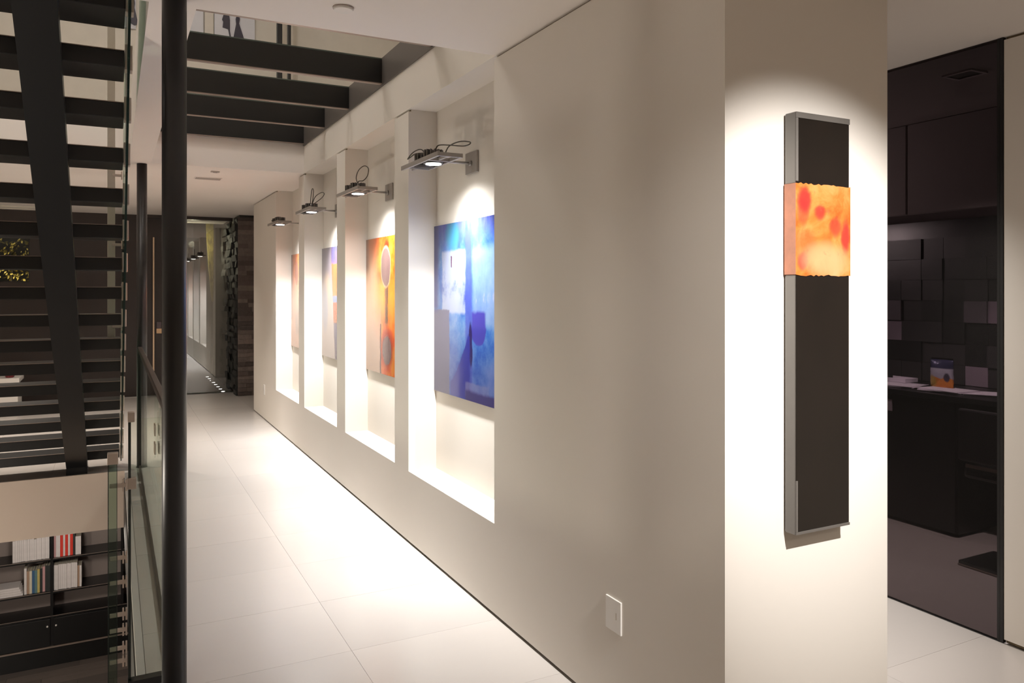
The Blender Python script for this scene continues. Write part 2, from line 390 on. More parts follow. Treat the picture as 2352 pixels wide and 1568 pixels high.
# side guard: glass panels with clamp on every tread
gp = thing('stair_glass_guard', (.06, 6.0, 0), 'green-edged glass side guard of the stair, clamped at every tread', 'railing')
def gz(y_, off): return RI + (7.745 + .13 - y_) / GO * RI + off
segs = [(8.02, 6.30), (6.28, 4.56), (4.54, 3.41)]
for a, b in segs:
    bm = bmesh.new(); prism(bm, [(a, max(.02, gz(a, -.18))), (a, gz(a, .92)), (b, gz(b, .92)), (b, gz(b, -.18))], 'x', .056, .066)
    g = obj('glass_panel', bm, M['stairglass'], gp)
    bm = bmesh.new()
    box(bm, .0555, .0665, b - .001, b + .008, gz(b, -.18), gz(b, .92))
    prism(bm, [(a, max(.02, gz(a, -.18))), (a, max(.03, gz(a, -.17))), (b, gz(b, -.17)), (b, gz(b, -.18))], 'x', .0555, .0665)
    obj('glass_edge', bm, M['gedge'], g)
for k in range(15, -2, -1):
    yk = 7.745 - GO * (15 - k); zk = RI + (15 - k) * RI
    bm = bmesh.new(); box(bm, .046, .0555, yk + .002, yk + .07, zk - .085, zk + .035); box(bm, .0665, .078, yk + .002, yk + .07, zk - .085, zk + .03)
    bmesh.ops.bevel(bm, geom=bm.edges[:], offset=.002, segments=1, affect='EDGES')
    obj('clamp', bm, M['clamp'], gp)
# pale hanger bar standing on a tread, reaching the upper floor
hb = thing('stair_hanger', (-.015, 6.25, 1.264), 'pale flat steel hanger bar rising from a tread through the stairwell', 'hanger')
part('bar', plain('pale_bar_paint', (.50, .46, .39), .5, .2), hb, [(-.040, .010, 6.25, 6.262, 1.264, 4.6)], .002)
for zz in (1.34, 1.62, 1.93, 2.43):
    o = part('standoff', M['clamp'], hb, [(-.01, .048, 6.243, 6.249, zz - .010, zz + .010)], .002)
    part('pad', M['clamp'], o, [(.048, .0555, 6.236, 6.256, zz - .03, zz + .03)], .002)

# ------------------------------------------------------------------ niche paintings (abstract, painted with masks)
def paint_base(name, Wd, Hd):
    t = NT(name); v = t.coord(); sep = t.new('ShaderNodeSeparateXYZ'); t.l.new(v, sep.inputs[0])
    n1 = t.noise(v, 9, 6, .6); n2 = t.noise(t.mapping(v, (1, 1, 1), (5, 3, 1)), 9, 6, .6)
    u = t.math('ADD', t.math('DIVIDE', sep.outputs[1], -Wd), t.math('MULTIPLY', t.math('SUBTRACT', n1, .5), .035))
    w = t.math('ADD', t.math('DIVIDE', sep.outputs[2], Hd), t.math('MULTIPLY', t.math('SUBTRACT', n2, .5), .035))
    return t, v, u, w
def art_blue():
    t, v, u, w = paint_base('blue_abstract_painting', 1.238, 1.05)
    n = t.noise(v, 4, 7, .65); nv = t.noise(t.mapping(v, (1, 6, 1.3)), 3, 6, .7)
    c = t.ramp(n, [(.3, (.04, .10, .55)), (.45, (.09, .30, .80)), (.56, (.22, .50, .88)), (.68, (.45, .66, .95))])
    top = t.sstep(w, .80, 1.0); c = t.mix(t.math('MULTIPLY', top, .75), c, t.ramp(nv, [(.35, (.10, .12, .62)), (.6, (.26, .24, .70))]))
    c = t.mix(t.oval(u, w, .24, .93, .08, .09, .9), c, (.10, .58, .80))
    c = t.mix(t.math('MULTIPLY', t.rect(u, w, .48, 1.0, .42, .84, .03), t.math('ADD', .35, t.math('MULTIPLY', nv, .5))), c, (.55, .76, .98))
    c = t.mix(t.math('MULTIPLY', t.rect(u, w, .11, .40, .48, .84, .012), t.sstep(n, .25, .5)), c, (.80, .90, 1.0))
    c = t.mix(t.math('MULTIPLY', t.rect(u, w, .40, .475, .05, .95, .012), .8), c, (.16, .20, .72))
    c = t.mix(t.rect(u, w, .224, .238, .74, .81, .004), c, (.28, .10, .16))
    low = t.math('SUBTRACT', 1.0, t.sstep(w, .10, .42)); c = t.mix(t.math('MULTIPLY', low, .6), c, t.ramp(n, [(.35, (.035, .05, .42)), (.65, (.12, .17, .62))]))
    c = t.mix(t.rect(u, w, .475, .625, .40, .495, .012), c, (.14, .12, .62))
    c = t.mix(t.math('MULTIPLY', t.oval(u, w, .545, .41, .085, .10, .15), t.math('SUBTRACT', 1.0, t.sstep(w, .40, .42))), c, (.12, .11, .58))
    c = t.mix(t.oval(u, w, .46, .31, .022, .12, .35), c, (.05, .03, .18))
    sweep = t.sstep(t.math('SUBTRACT', w, t.math('ADD', .08, t.math('MULTIPLY', t.math('POWER', t.math('MAXIMUM', t.math('SUBTRACT', u, .20), 0.0), 1.6), 3.0))), -.012, .012)
    c = t.mix(t.math('MULTIPLY', t.math('SUBTRACT', 1.0, sweep), t.rect(u, w, .22, .45, .0, .36, .01)), c, (.06, .07, .48))
    c = t.mix(t.math('MULTIPLY', t.rect(u, w, .40, .66, .02, .10, .008), t.math('ADD', .2, t.math('MULTIPLY', nv, .5))), c, (.50, .48, .66))
    c = t.mix(t.rect(u, w, .40, 1.0, -.1, .055, .012), c, (.10, .08, .30))
    c = t.mix(t.math('MULTIPLY', t.rect(u, w, .52, .72, .545, .59, .012), t.sstep(nv, .5, .6)), c, (.85, .90, 1.0))
    c = t.mix(t.rect(u, w, -.2, .205, -.2, .495, .006), c, (.30, .27, .36))  # greyer lower left block: reflection of the niche side painted in
    c = t.mix(t.rect(u, w, -.2, .06, .49, 1.2, .03), c, (.16, .17, .42))
    return t.base(t.mix(1.0, c, (.27, .27, .34), 'MULTIPLY'), .2, 0, .35, .12)
def art_orange():
    t, v, u, w = paint_base('orange_abstract_painting', 1.233, 1.05)
    n = t.noise(v, 5, 7, .65); nv = t.noise(t.mapping(v, (1, 7, 1)), 3, 6, .7)
    c = t.ramp(n, [(.3, (.55, .06, .01)), (.48, (.88, .17, .02)), (.62, (.95, .36, .05))])
    mid = t.math('MULTIPLY', t.sstep(w, .30, .5), t.math('SUBTRACT', 1.0, t.sstep(w, .55, .75)))
    c = t.mix(t.math('MULTIPLY', mid, .75), c, (.96, .45, .06))
    left = t.math('SUBTRACT', 1.0, t.sstep(u, .10, .31)); topf = t.sstep(w, .72, .97)
    pale = t.mix(nv, (.93, .60, .34), (.97, .74, .50)); pale = t.mix(topf, pale, (.80, .28, .10))
    c = t.mix(left, c, pale)
    c = t.mix(t.math('MULTIPLY', t.rect(u, w, -.2, .315, -.2, .60, .01), t.math('SUBTRACT', 1.0, t.sstep(w, .15, .62))), c, (.72, .58, .46))  # pale left side and greyer foot partly paint in the niche side's reflection
    c = t.mix(t.rect(u, w, .30, .325, -.2, .36, .008), c, (.10, .03, .02))
    c = t.mix(t.math('MULTIPLY', t.oval(u, w, .43, .66, .03, .30, .5), .8), c, (.22, .07, .03))
    c = t.mix(t.oval(u, w, .43, .93, .05, .045, .8), c, (.34, .03, .01))
    c = t.mix(t.oval(u, w, .415, .78, .098, .155, .12), c, (.62, .42, .25)); c = t.mix(t.oval(u, w, .415, .78, .088, .140, .12), c, t.mix(n, (.13, .095, .10), (.24, .17, .165)))
    c = t.mix(t.math('MULTIPLY', t.rect(u, w, .395, .46, .36, .66, .02), t.math('SUBTRACT', 1.0, t.sstep(n, .4, .62))), c, (.16, .09, .05))
    c = t.mix(t.oval(u, w, .435, .19, .115, .145, .6), c, (.45, .05, .015)); c = t.mix(t.oval(u, w, .435, .175, .085, .105, .18), c, t.mix(nv, (.16, .12, .13), (.34, .25, .24)))
    c = t.mix(t.rect(u, w, -.2, .05, .75, 1.2, .05), c, (.42, .26, .18))
    return t.base(t.mix(1.0, c, (.44, .37, .34), 'MULTIPLY'), .2, 0, .35, .1)
def art_grey_blue():
    t, v, u, w = paint_base('grey_and_blue_abstract_painting', 1.243, 1.05)
    n = t.noise(v, 5, 7, .65)
    c = t.mix(t.sstep(w, .45, .95), (.60, .57, .54), (.30, .30, .40)); c = t.mix(t.oval(u, w, .16, .62, .10, .14, .9), c, (.70, .60, .48)); c = t.mix(t.oval(u, w, .10, .45, .09, .2, .9), c, (.45, .50, .60))  # grey left part paints in the niche side wall mirrored in the gloss
    s = t.ramp(w, [(0, (.02, .05, .14)), (.32, (.03, .10, .26)), (.325, (.55, .20, .02)), (.42, (.62, .16, .03)), (.50, (.60, .13, .03)), (.505, (.14, .35, .66)), (.56, (.20, .40, .72)), (.565, (.72, .28, .05)), (.84, (.75, .18, .03)), (.86, (.04, .10, .42)), (1, (.03, .09, .36))])
    s = t.mix(t.math('MULTIPLY', n, .5), s, t.mix(n, (.02, .05, .3), (.9, .4, .08)))
    edge = t.math('SUBTRACT', .405, t.math('MULTIPLY', w, .12))
    c = t.mix(t.sstep(t.math('SUBTRACT', u, edge), -.008, .008), c, s)
    return t.base(t.mix(1.0, c, (.44, .37, .34), 'MULTIPLY'), .2, 0, .35, .1)
def art_peach():
    t, v, u, w = paint_base('peach_abstract_painting', 1.233, 1.05)
    n = t.noise(v, 4, 6, .6)
    c = t.mix(t.sstep(w, .4, .95), t.mix(n, (.72, .44, .30), (.80, .55, .40)), t.mix(n, (.75, .20, .06), (.88, .34, .14)))
    c = t.mix(t.oval(u, w, .24, .80, .07, .13, .6), c, (.40, .20, .15)); c = t.mix(t.oval(u, w, .27, .28, .09, .14, .9), c, (.50, .40, .32))
    c = t.mix(t.rect(u, w, -.2, .05, .3, 1.2, .05), c, (.42, .30, .26))
    return t.base(t.mix(1.0, c, (.44, .37, .34), 'MULTIPLY'), .2, 0, .35, .1)
arts = [(art_blue(), 'large blue abstract painting with pale blocks in the nearest niche'), (art_orange(), 'orange abstract painting with two grey ovals in the second niche'),
        (art_grey_blue(), 'grey abstract painting with a blue and orange stripe in the third niche'), (art_peach(), 'peach and orange abstract painting in the farthest niche')]
AX0, AX1 = 1.835, 1.8485
cedge = plain('panel_edge', (.10, .09, .12), .4)
for (a, b), (m, lb) in zip(NICHES, arts):
    t = thing('painting', (AX1, b - .002, .96), lb, 'painting', 'paintings in the wall niches')
    obj('painted_panel', bbox(AX0, AX0 + .004, a + .003, b - .002, .96, 2.012), m, t)
    part('backing_board', cedge, t, [(AX0 + .004, AX1 + .0005, a + .004, b - .003, .962, 2.010)])

# ------------------------------------------------------------------ niche lamps
CW = {  # cable loops per lamp: lists of (dx from lamp plate, dy, dz)
    0: [[(-.235, .0, .05), (-.235, -.05, .072), (-.22, -.17, .055), (-.20, -.31, .028), (-.185, -.36, .03), (-.18, -.35, .045), (-.195, -.25, .062), (-.215, -.15, .05), (-.225, -.11, .0)],
        [(-.235, .13, .035), (-.25, .18, .085), (-.26, .29, .085), (-.27, .36, .055), (-.265, .33, .06), (-.26, .26, .07), (-.255, .16, .06), (-.245, .07, .045)]],
    1: [[(-.235, .04, .05), (-.24, .07, .10), (-.235, .03, .15), (-.225, -.08, .17), (-.22, -.17, .14), (-.22, -.15, .09), (-.225, -.06, .065), (-.235, .02, .07), (-.235, .08, .05)]],
    2: [[(-.235, .10, .05), (-.235, .08, .13), (-.235, .03, .19), (-.235, -.02, .17), (-.235, .0, .10), (-.235, .04, .05)],
        [(-.235, .03, .05), (-.225, -.05, .11), (-.21, -.22, .13), (-.205, -.30, .11), (-.21, -.22, .08), (-.235, .0, .045)]],
    3: [[(-.235, .05, .06), (-.25, .20, .07), (-.26, .38, .055), (-.26, .43, .045), (-.255, .28, .045), (-.24, .12, .05)]]}
lamp_labels = ['grey metal picture light over the blue painting in the nearest niche', 'grey metal picture light over the orange oval painting', 'grey metal picture light over the grey and blue painting', 'grey metal picture light over the farthest peach painting']
for i, (a, b) in enumerate(NICHES):
    yc = (a + b) / 2 + .045; zc = 2.34
    t = thing('picture_light', (NB, yc, zc), lamp_labels[i], 'wall lamp', 'picture lights in the niches')
    part('wall_plate', M['lampgrey'], t, [(NB - .014, NB - .0005, yc - .08, yc + .08, zc - .062, zc + .062)], .0015)
    bm = bmesh.new(); cyl(bm, (NB - .014, yc, zc - .004), (NB - .19, yc - .03, zc - .012), .008, n=12); cyl(bm, (NB - .014, yc, zc - .004), (NB - .03, yc, zc - .004), .017, n=16)
    obj('arm', bm, M['lampgrey'], t)
    hx0, hx1, hy0, hy1, hz = NB - .325, NB - .178, yc - .26, yc + .325, zc - .025
    mc = (hx0 + hx1) / 2
    head = part('head_frame', M['lampgrey'], t, [(hx0, hx0 + .014, hy0, hy1, hz, hz + .026), (hx1 - .014, hx1, hy0, hy1 - .08, hz, hz + .022), (hx0 + .014, hx1 - .014, hy0, hy0 + .014, hz, hz + .022),
                  (hx0 + .014, hx1 - .014, yc + .215, yc + .23, hz, hz + .02), (hx0 + .014, hx1 - .014, yc - .105, yc - .09, hz, hz + .02), (mc - .006, mc + .006, hy0 + .014, yc - .105, hz + .004, hz + .018), (mc - .006, mc + .006, yc + .215, hy1, hz + .004, hz + .018)], .001)
    for q, dy in enumerate((-.015, .135)):
        bm = bmesh.new(); cyl(bm, (mc, yc + dy, hz - .003), (mc, yc + dy, hz + .012), .056, n=32); o = obj('module_ring', bm, M['lampdark'], head if False else t)
        bm = bmesh.new(); cyl(bm, (mc, yc + dy, hz - .006), (mc, yc + dy, hz - .0035), .044, n=32); obj('led_disc', bm, M['led'] if q == 0 else M['lampdark'], o)
        bm = bmesh.new(); cyl(bm, (mc, yc + dy, hz + .0125), (mc, yc + dy, hz + .07), .032, n=20)
        for f in range(14):
            an = 2 * math.pi * f / 14; p = Vector((mc + .042 * math.cos(an), yc + dy + .042 * math.sin(an), hz))
            vs = box(bm, -.013, .013, -.003, .003, .0125, .074)
            R = Matrix.Rotation(an, 4, 'Z')
            for vv in vs: vv.co = R @ vv.co + p
        obj('heat_sink', bm, M['fin'], t)
    for loop in CW[i]:
        bm = bmesh.new(); tube(bm, [(NB + x, yc + y_, zc + z) for x, y_, z in loop], .0035, 7, 6); obj('cable', bm, M['wire'], t)
    spot('niche_spot', (mc, yc - .015, hz - .012), (mc + .42, yc - .015, 0), 390, 100, 1, (1, .985, .965), .045)
    spot('niche_flood', (mc, yc - .015, hz - .012), (mc + .05, yc - .015, 0), 70, 150, 1, (1, .985, .965), .045)

# ------------------------------------------------------------------ wall plates
for yc, zc, w, h, lb in ((2.381, .39, .098, .122, 'white switch plate low on the near stretch of the long wall'), (9.90, .37, .08, .125, 'small white wall plate low at the far end of the long wall')):
    t = thing('wall_plate', (WX, yc, zc), lb, 'outlet')
    o = part('plate', M['white'], t, [(WX - .007, WX - .0003, yc - w / 2, yc + w / 2, zc - h / 2, zc + h / 2)], .0015)
    part('slot', M['gap'], t, [(WX - .0076, WX - .0071, yc - .021, yc - .019, zc - .012, zc + .014)])

# ceiling fittings
t = thing('ceiling_disc', (.83, 3.10, HC), 'round white disc fitting on the near ceiling', 'ceiling fitting')
bm = bmesh.new(); cyl(bm, (.83, 3.10, HC - .012), (.83, 3.10, HC - .001), .037, .040, n=40); obj('cover', bm, M['white'], t)
bm = bmesh.new(); cyl(bm, (.83, 3.10, HC - .004), (.83, 3.10, HC - .0005), .043, n=40); obj('rim', bm, plain('rim_grey', (.45, .38, .35), .5), t)
for yy, lb in ((2.6, 'added round can shade around the nearer passage fill light'), (4.6, 'added round can shade around the farther passage fill light')):
    t = thing('fill_shade', (3.0, yy, HC), lb, 'downlight')  # unseen can added to keep the fill light out of the glass reflection
    bm = bmesh.new(); cyl(bm, (3.0, yy, 2.675), (3.0, yy, HC - .0005), .075, n=32, caps=False); obj('shade', bm, M['white'], t)
    bm = bmesh.new(); cyl(bm, (3.0, yy, HC - .004), (3.0, yy, HC - .0005), .074, n=32); obj('back_plate', bm, M['white'], t)
t = thing('ceiling_vent', (.86, 8.45, HC), 'pale slotted air vent in the far ceiling', 'vent')
part('frame', M['ceil'], t, [(.73, .99, 8.38, 8.53, HC - .004, HC - .0003)])
for k in range(5): part('slat', plain('vent_slat', (.42, .38, .35), .6), t, [(.74, .98, 8.39 + k * .028, 8.405 + k * .028, HC - .007, HC - .0042)])
t = thing('ceiling_sensor', (.87, 7.92, HC), 'tiny grey sensor bar on the far ceiling by the opening', 'sensor')
part('body', plain('sensor_grey', (.5, .46, .42), .6), t, [(.83, .91, 7.90, 7.94, HC - .012, HC - .0003)], .003)
part('lens', M['lampdark'], t, [(.85, .89, 7.91, 7.93, HC - .014, HC - .0121)])

# ------------------------------------------------------------------ resin panel on the wall end
AB = Y0; AF = 1.746; ax0, ax1 = 1.908, 2.155
res = NT('black_resin'); v = res.coord(); n = res.noise(v, 6, 6, .6); sc_ = res.noise(res.mapping(v, (18, 18, 2.5)), 9, 3)
res.base(res.mix(n, (.0035, .003, .0028), (.010, .007, .0055)), res.math('ADD', .10, res.math('MULTIPLY', sc_, .10)), 0, .5, .5)
side = plain('resin_side', (.115, .105, .095), .22, 0, .5, .25, 5, .6)  # on side faces the lit grey of glossy black is put into the colour
am = NT('amber_resin'); v = am.coord(); sp = am.new('ShaderNodeSeparateXYZ'); am.l.new(v, sp.inputs[0])
n = am.noise(v, 9, 7, .62, dist=.6); n3 = am.noise(am.mapping(v, (1, 1, 1), (3, 1, 7)), 22, 6, .6)
c = am.ramp(n, [(.30, (.78, .16, .025)), (.46, (.90, .33, .06)), (.60, (.95, .50, .13)), (.75, (.96, .62, .22))])
uu = am.math('ADD', sp.outputs[0], am.math('MULTIPLY', am.math('SUBTRACT', n3, .5), .02)); ww = am.math('ADD', sp.outputs[2], am.math('MULTIPLY', am.math('SUBTRACT', n, .5), .05))
for cu, cv, ru, rv, k in ((.037, .24, .030, .040, .95), (.030, .20, .025, .04, .6), (.105, .202, .024, .024, .85), (.178, .155, .026, .028, .7), (.225, .125, .02, .05, .9), (.030, .045, .023, .028, .95), (.04, .10, .05, .05, .3)):
    c = am.mix(am.math('MULTIPLY', am.oval(uu, ww, cu, cv, ru, rv, .75), k), c, (.88, .055, .05))
c = am.mix(am.math('MULTIPLY', am.oval(uu, ww, .13, .05, .10, .05, .9), .7), c, (.97, .70, .34))
c = am.mix(am.math('MULTIPLY', am.math('SUBTRACT', 1.0, am.sstep(n3, .30, .42)), .35), c, (.45, .20, .12))
am.base(am.mix(1.0, c, (.50, .38, .40), 'MULTIPLY'), .15, 0, .5, .5)
ams = plain('amber_side', (.36, .125, .06), .2, 0, .5, .45, 18, .5)
t = thing('resin_wall_panel', (ax0, AF, .82), 'tall black resin wall sculpture with an amber band on the pillar face', 'wall sculpture')
def rough_band(zlo, zhi, x0, x1, y0, y1, jl=.003, jh=.003, nseg=22):
    bm = bmesh.new(); lo = [zlo + random.uniform(-jl, jl) for _ in range(nseg + 1)]; hi = [zhi + random.uniform(-jh, jh) for _ in range(nseg + 1)]
    F = []
    for i in range(nseg + 1):
        x = x0 + (x1 - x0) * i / nseg
        F.append([bm.verts.new((x, y0, lo[i])), bm.verts.new((x, y0, hi[i])), bm.verts.new((x, y1, hi[i])), bm.verts.new((x, y1, lo[i]))])
    for A, B in zip(F, F[1:]):
        for q in range(4): bm.faces.new((A[q], B[q], B[(q + 1) % 4], A[(q + 1) % 4]))
    bm.faces.new(F[0]); bm.faces.new(F[-1][::-1]); bmesh.ops.recalc_face_normals(bm, faces=bm.faces[:]); return bm
def two_mat(bm, front, sidem):
    for f in bm.faces: f.material_index = 0 if f.normal.y < -.6 else 1
def resin_block(name, z0, z1, fm, sm, rough=False, y0=AF, x0=ax0, x1=ax1):
    bm = rough_band(z0, z1, x0, x1, y0, AB - .006) if rough else bbox(x0, x1, y0, AB - .006, z0, z1, .004, 2)
    bm.normal_update(); two_mat(bm, fm, sm); return obj(name, bm, [fm, sm], t)
resin_block('upper_block', 1.937, 2.165, res.m, side)
resin_block('lower_block', .828, 1.650, res.m, side)
rough_o = resin_block('amber_block', 1.648, 1.939, am.m, ams, True, AF - .0025, ax0 - .002, ax1 + .002)
# amber texture origin at its lower left front corner
rough_o.data.transform(Matrix.Translation(Vector((0, 0, -(1.648 - .82))))); rough_o.location.z += 1.648 - .82
rim = part('rim', side, t, [(ax0 + .001, ax1 - .001, AF - .003, AF + .001, 2.145, 2.164), (ax0 + .001, ax0 + .010, AF - .003, AF + .001, 1.945, 2.145)], .001, 'narrow grey-brown bevelled rim')
part('rim', side, t, [(ax0 + .001, ax1 - .001, AF - .003, AF + .001, .829, .838), (ax0 + .001, ax0 + .008, AF - .003, AF + .001, .838, 1.0)], .001, 'thin grey-brown rim at the foot')
part('mount', M['black'], t, [(ax0 + .02, ax1 - .02, AB - .006, AB - .0003, .9, 2.1)])

# ------------------------------------------------------------------ smoked glass wall and the study behind it
struct('window_1', [(G, G + .012, 2.112, 5.6, .0045, HC - .001)], M['tint'])
struct('trim_6', [(G - .004, G + .018, 2.083, 2.097, 0, HC - .001), (G - .002, G + .014, 2.099, 2.111, 0.0, HC - .001), (G - .001, G + .013, 2.111, 5.6, 0.0, .004)], M['cabblack'])
study_f = plain('study_floor', (.46, .42, .39), .35, 0, .4, .12, 1.5)
struct('floor_study', [(G + .016, 6.2, 2.1, 6.2, -.0055, .0), (G + .14, 6.2, 1.3, 2.1, -.0055, 0)], study_f)
sf = plain('study_soffit', (.32, .28, .27), .7)
struct('wall_study', [(5.46, 5.56, 1.2, 6.2, 0, HC), (G + .14, 5.56, 1.2, 1.3, 0, HC), (G, 5.56, 5.62, 5.72, 0, HC)], M['cabblack'])
struct('ceiling_study', [(G + .02, 5.46, 2.1, 5.62, 2.742, HC), (G + .14, 5.46, 1.3, 2.1, 2.742, HC)], sf)
t = thing('wall_cupboard', (5.15, 3.5, 2.12), 'long dark grey wall cupboard above the counter behind the smoked glass', 'cabinet')
part('carcass', sf, t, [(4.875, 5.455, 1.35, 5.6, 2.12, 2.74)])
for k in range(4): part('door', sf, t, [(4.86, 4.875, 1.36 + k * 1.06, 2.405 + k * 1.06, 2.125, 2.738)], .002)
# panelled splashback
t = thing('panelled_splashback', (5.44, 3.4, .92), 'dark grid of grey and mauve panels on the wall behind the counter', 'wall panels')
part('backer', M['cabblack'], t, [(5.44, 5.455, 1.4, 5.5, .92, 2.118)])
gm = [plain('panel_black', (.02, .02, .021), .4), plain('panel_charcoal', (.055, .052, .055), .4), plain('panel_grey', (.15, .13, .15), .45), plain('panel_mauve', (.34, .27, .33), .5)]
pw = .165
light = {}
for j in range(18):
    for k in range(8):
        ya = 2.43 + j * pw; za = .905 + k * .155; ym = ya + pw / 2; zm = za + .07
        if ya + pw > 5.45 or zm > 2.05: continue
        q = random.choice((0, 0, 0, 0, 1))
        if abs(ym - 3.34) < .08 and abs(zm - .975) < .08: q = 3
        if abs(ym - 3.34) < .08 and abs(zm - 1.43) < .08: q = 2
        if abs(ym - 3.17) < .08 and abs(zm - 1.43) < .08: q = 3
        if abs(ym - 3.17) < .08 and abs(zm - 1.05) < .16: q = 1
        if abs(ym - 3.51) < .16 and abs(zm - 1.05) < .16: q = 1
        if abs(ym - 4.0) < .08 and abs(zm - 1.28) < .08: q = 3
        if abs(ym - 4.0) < .08 and abs(zm - 1.43) < .08: q = 2
        d = random.uniform(.008, .03)
        obj('panel', bbox(5.44 - d, 5.44, ya + .001, ya + pw - .001, max(.921, za + .001), za + .154), gm[q], t)
t = thing('counter', (5.1, 3.6, 0), 'black counter with cupboards behind the smoked glass', 'counter')
part('worktop', M['cabblack'], t, [(4.80, 5.41, 2.75, 5.58, .885, .918)], .003)
part('carcass', M['cabblack'], t, [(4.85, 5.40, 3.10, 5.58, .02, .885)])
for k in range(4):
    o = part('door', M['cabblack'], t, [(4.832, 4.849, 3.11 + k * .615, 3.715 + k * .615, .03, .875)], .003)
    part('handle', plain('mauve_metal', (.30, .25, .28), .4), o, [(4.822, 4.831, 3.56 + k * .615, 3.62 + k * .615, .76, .84), ])
part('leg', M['cabblack'], t, [(4.83, 5.38, 2.77, 2.80, .0, .885)])
paper = plain('paper', (.72, .66, .74), .7, 0, .2, .05, 12)
def stack(name, x, y_, w, d, h, rot, label, n=3):
    tt = thing(name, (x, y_, .918), label, 'papers')
    for k in range(n):
        a = rot + random.uniform(-.2, .2); bm = bmesh.new(); vs = box(bm, -d / 2, d / 2, -w / 2, w / 2, h * k / n + .0005, h * (k + 1) / n)
        R = Matrix.Rotation(a, 4, 'Z'); o_ = Vector((x + random.uniform(-.012, .012), y_ + random.uniform(-.012, .012), .918))
        for vv in vs: vv.co = R @ vv.co + o_
        obj('sheet', bm, paper, tt)
stack('paper_stack', 5.02, 3.62, .26, .24, .012, .3, 'fanned pale papers left of the snack bag on the counter', 4)
stack('paper_stack', 5.0, 3.26, .30, .22, .018, .0, 'pale paper stack in front of the snack bag', 4)
stack('paper_stack', 5.06, 3.06, .22, .2, .012, .5, 'tilted loose papers at the right of the snack bag', 3)
t = thing('desk_tray', (5.15, 3.72, .918), 'low pale tray at the left end of the papers', 'tray')
part('base', paper, t, [(5.08, 5.22, 3.64, 3.84, .932, .938)]); part('lip', paper, t, [(5.08, 5.085, 3.64, 3.84, .938, .96), (5.215, 5.22, 3.64, 3.84, .938, .96), (5.085, 5.215, 3.64, 3.645, .938, .96)]); part('foot', paper, t, [(5.10, 5.2, 3.66, 3.82, .9185, .932)])
# snack bag
t = thing('snack_bag', (5.06, 3.35, .936), 'crumpled foil snack bag with orange and white print on the counter', 'snack bag')
bagm = NT('printed_foil'); v = bagm.coord(); sp = bagm.new('ShaderNodeSeparateXYZ'); bagm.l.new(v, sp.inputs[0]); n = bagm.noise(v, 22, 4)
c = bagm.mix(bagm.sstep(bagm.math('ADD', sp.outputs[2], bagm.math('MULTIPLY', bagm.math('SUBTRACT', n, .5), .10)), .06, .075), (.80, .28, .03), (.62, .60, .72))
c = bagm.mix(bagm.sstep(sp.outputs[2], .125, .135), c, (.05, .05, .12)); c = bagm.mix(bagm.oval(sp.outputs[1], sp.outputs[2], -.05, .07, .018, .03, .5), c, (.10, .08, .12)); c = bagm.mix(bagm.oval(sp.outputs[1], sp.outputs[2], .055, .04, .03, .04, .6), c, (.55, .35, .05))
bagm.base(c, .25, .3, .6); bagm.bump(n, .4, .01)
bm = bmesh.new(); rows = []
for i in range(12):
    f = i / 11; z = .936 + f * .19; dp = .035 * math.sin(math.pi * min(1, f * .95 + .05)) ** .7 if f < .97 else .002; wd = .082 * (1 + .02 * math.sin(9 * f))
    rows.append([bm.verts.new((5.06 + dp * s * math.cos(a) + random.uniform(-.003, .003), 3.35 + wd * math.sin(a), z)) for s in (1,) for a in [2 * math.pi * k / 16 for k in range(16)]])
for A, B in zip(rows, rows[1:]):
    for k in range(16): bm.faces.new((A[k], A[(k + 1) % 16], B[(k + 1) % 16], B[k])).smooth = True
bm.faces.new(rows[0][::-1]); bm.faces.new(rows[-1]); bmesh.ops.recalc_face_normals(bm, faces=bm.faces[:])
obj('pouch', bm, bagm.m, t); part('seal', M['cabblack'], t, [(5.058, 5.062, 3.272, 3.428, 1.126, 1.136)])
# cantilever chair
t = thing('desk_chair', (4.55, 2.5, 0), 'dark chair with square base plate at the right of the counter', 'chair')
part('base_plate', M['cabblack'], t, [(4.38, 4.72, 2.36, 2.80, .001, .03)], .004); part('base_edge', M['edge'], t, [(4.375, 4.38, 2.36, 2.80, .004, .012)])
part('stem', M['cabblack'], t, [(4.53, 4.57, 2.56, 2.60, .03, .52)], .003)
part('seat', M['cabblack'], t, [(4.36, 4.76, 2.34, 2.76, .52, .585)], .02); part('seat_edge', M['edge'], t, [(4.352, 4.36, 2.36, 2.74, .585, .605)])
part('backrest', plain('chair_back', (.022, .02, .022), .4), t, [(4.34, 4.375, 2.34, 2.78, .62, .92)], .012)
# recessed square downlight in the study ceiling
t = thing('recessed_downlight', (3.98, 2.51, 2.735), 'square recessed downlight in the dark study ceiling', 'downlight')
part('trim', plain('pale_trim', (.62, .55, .57), .5), t, [(3.91, 4.05, 2.43, 2.445, 2.732, 2.7418), (3.91, 4.05, 2.575, 2.59, 2.732, 2.7418), (3.91, 3.925, 2.445, 2.575, 2.732, 2.7418), (4.035, 4.05, 2.445, 2.575, 2.732, 2.7418)])
part('baffle', M['cabblack'], t, [(3.925, 4.035, 2.445, 2.575, 2.737, 2.7418)])

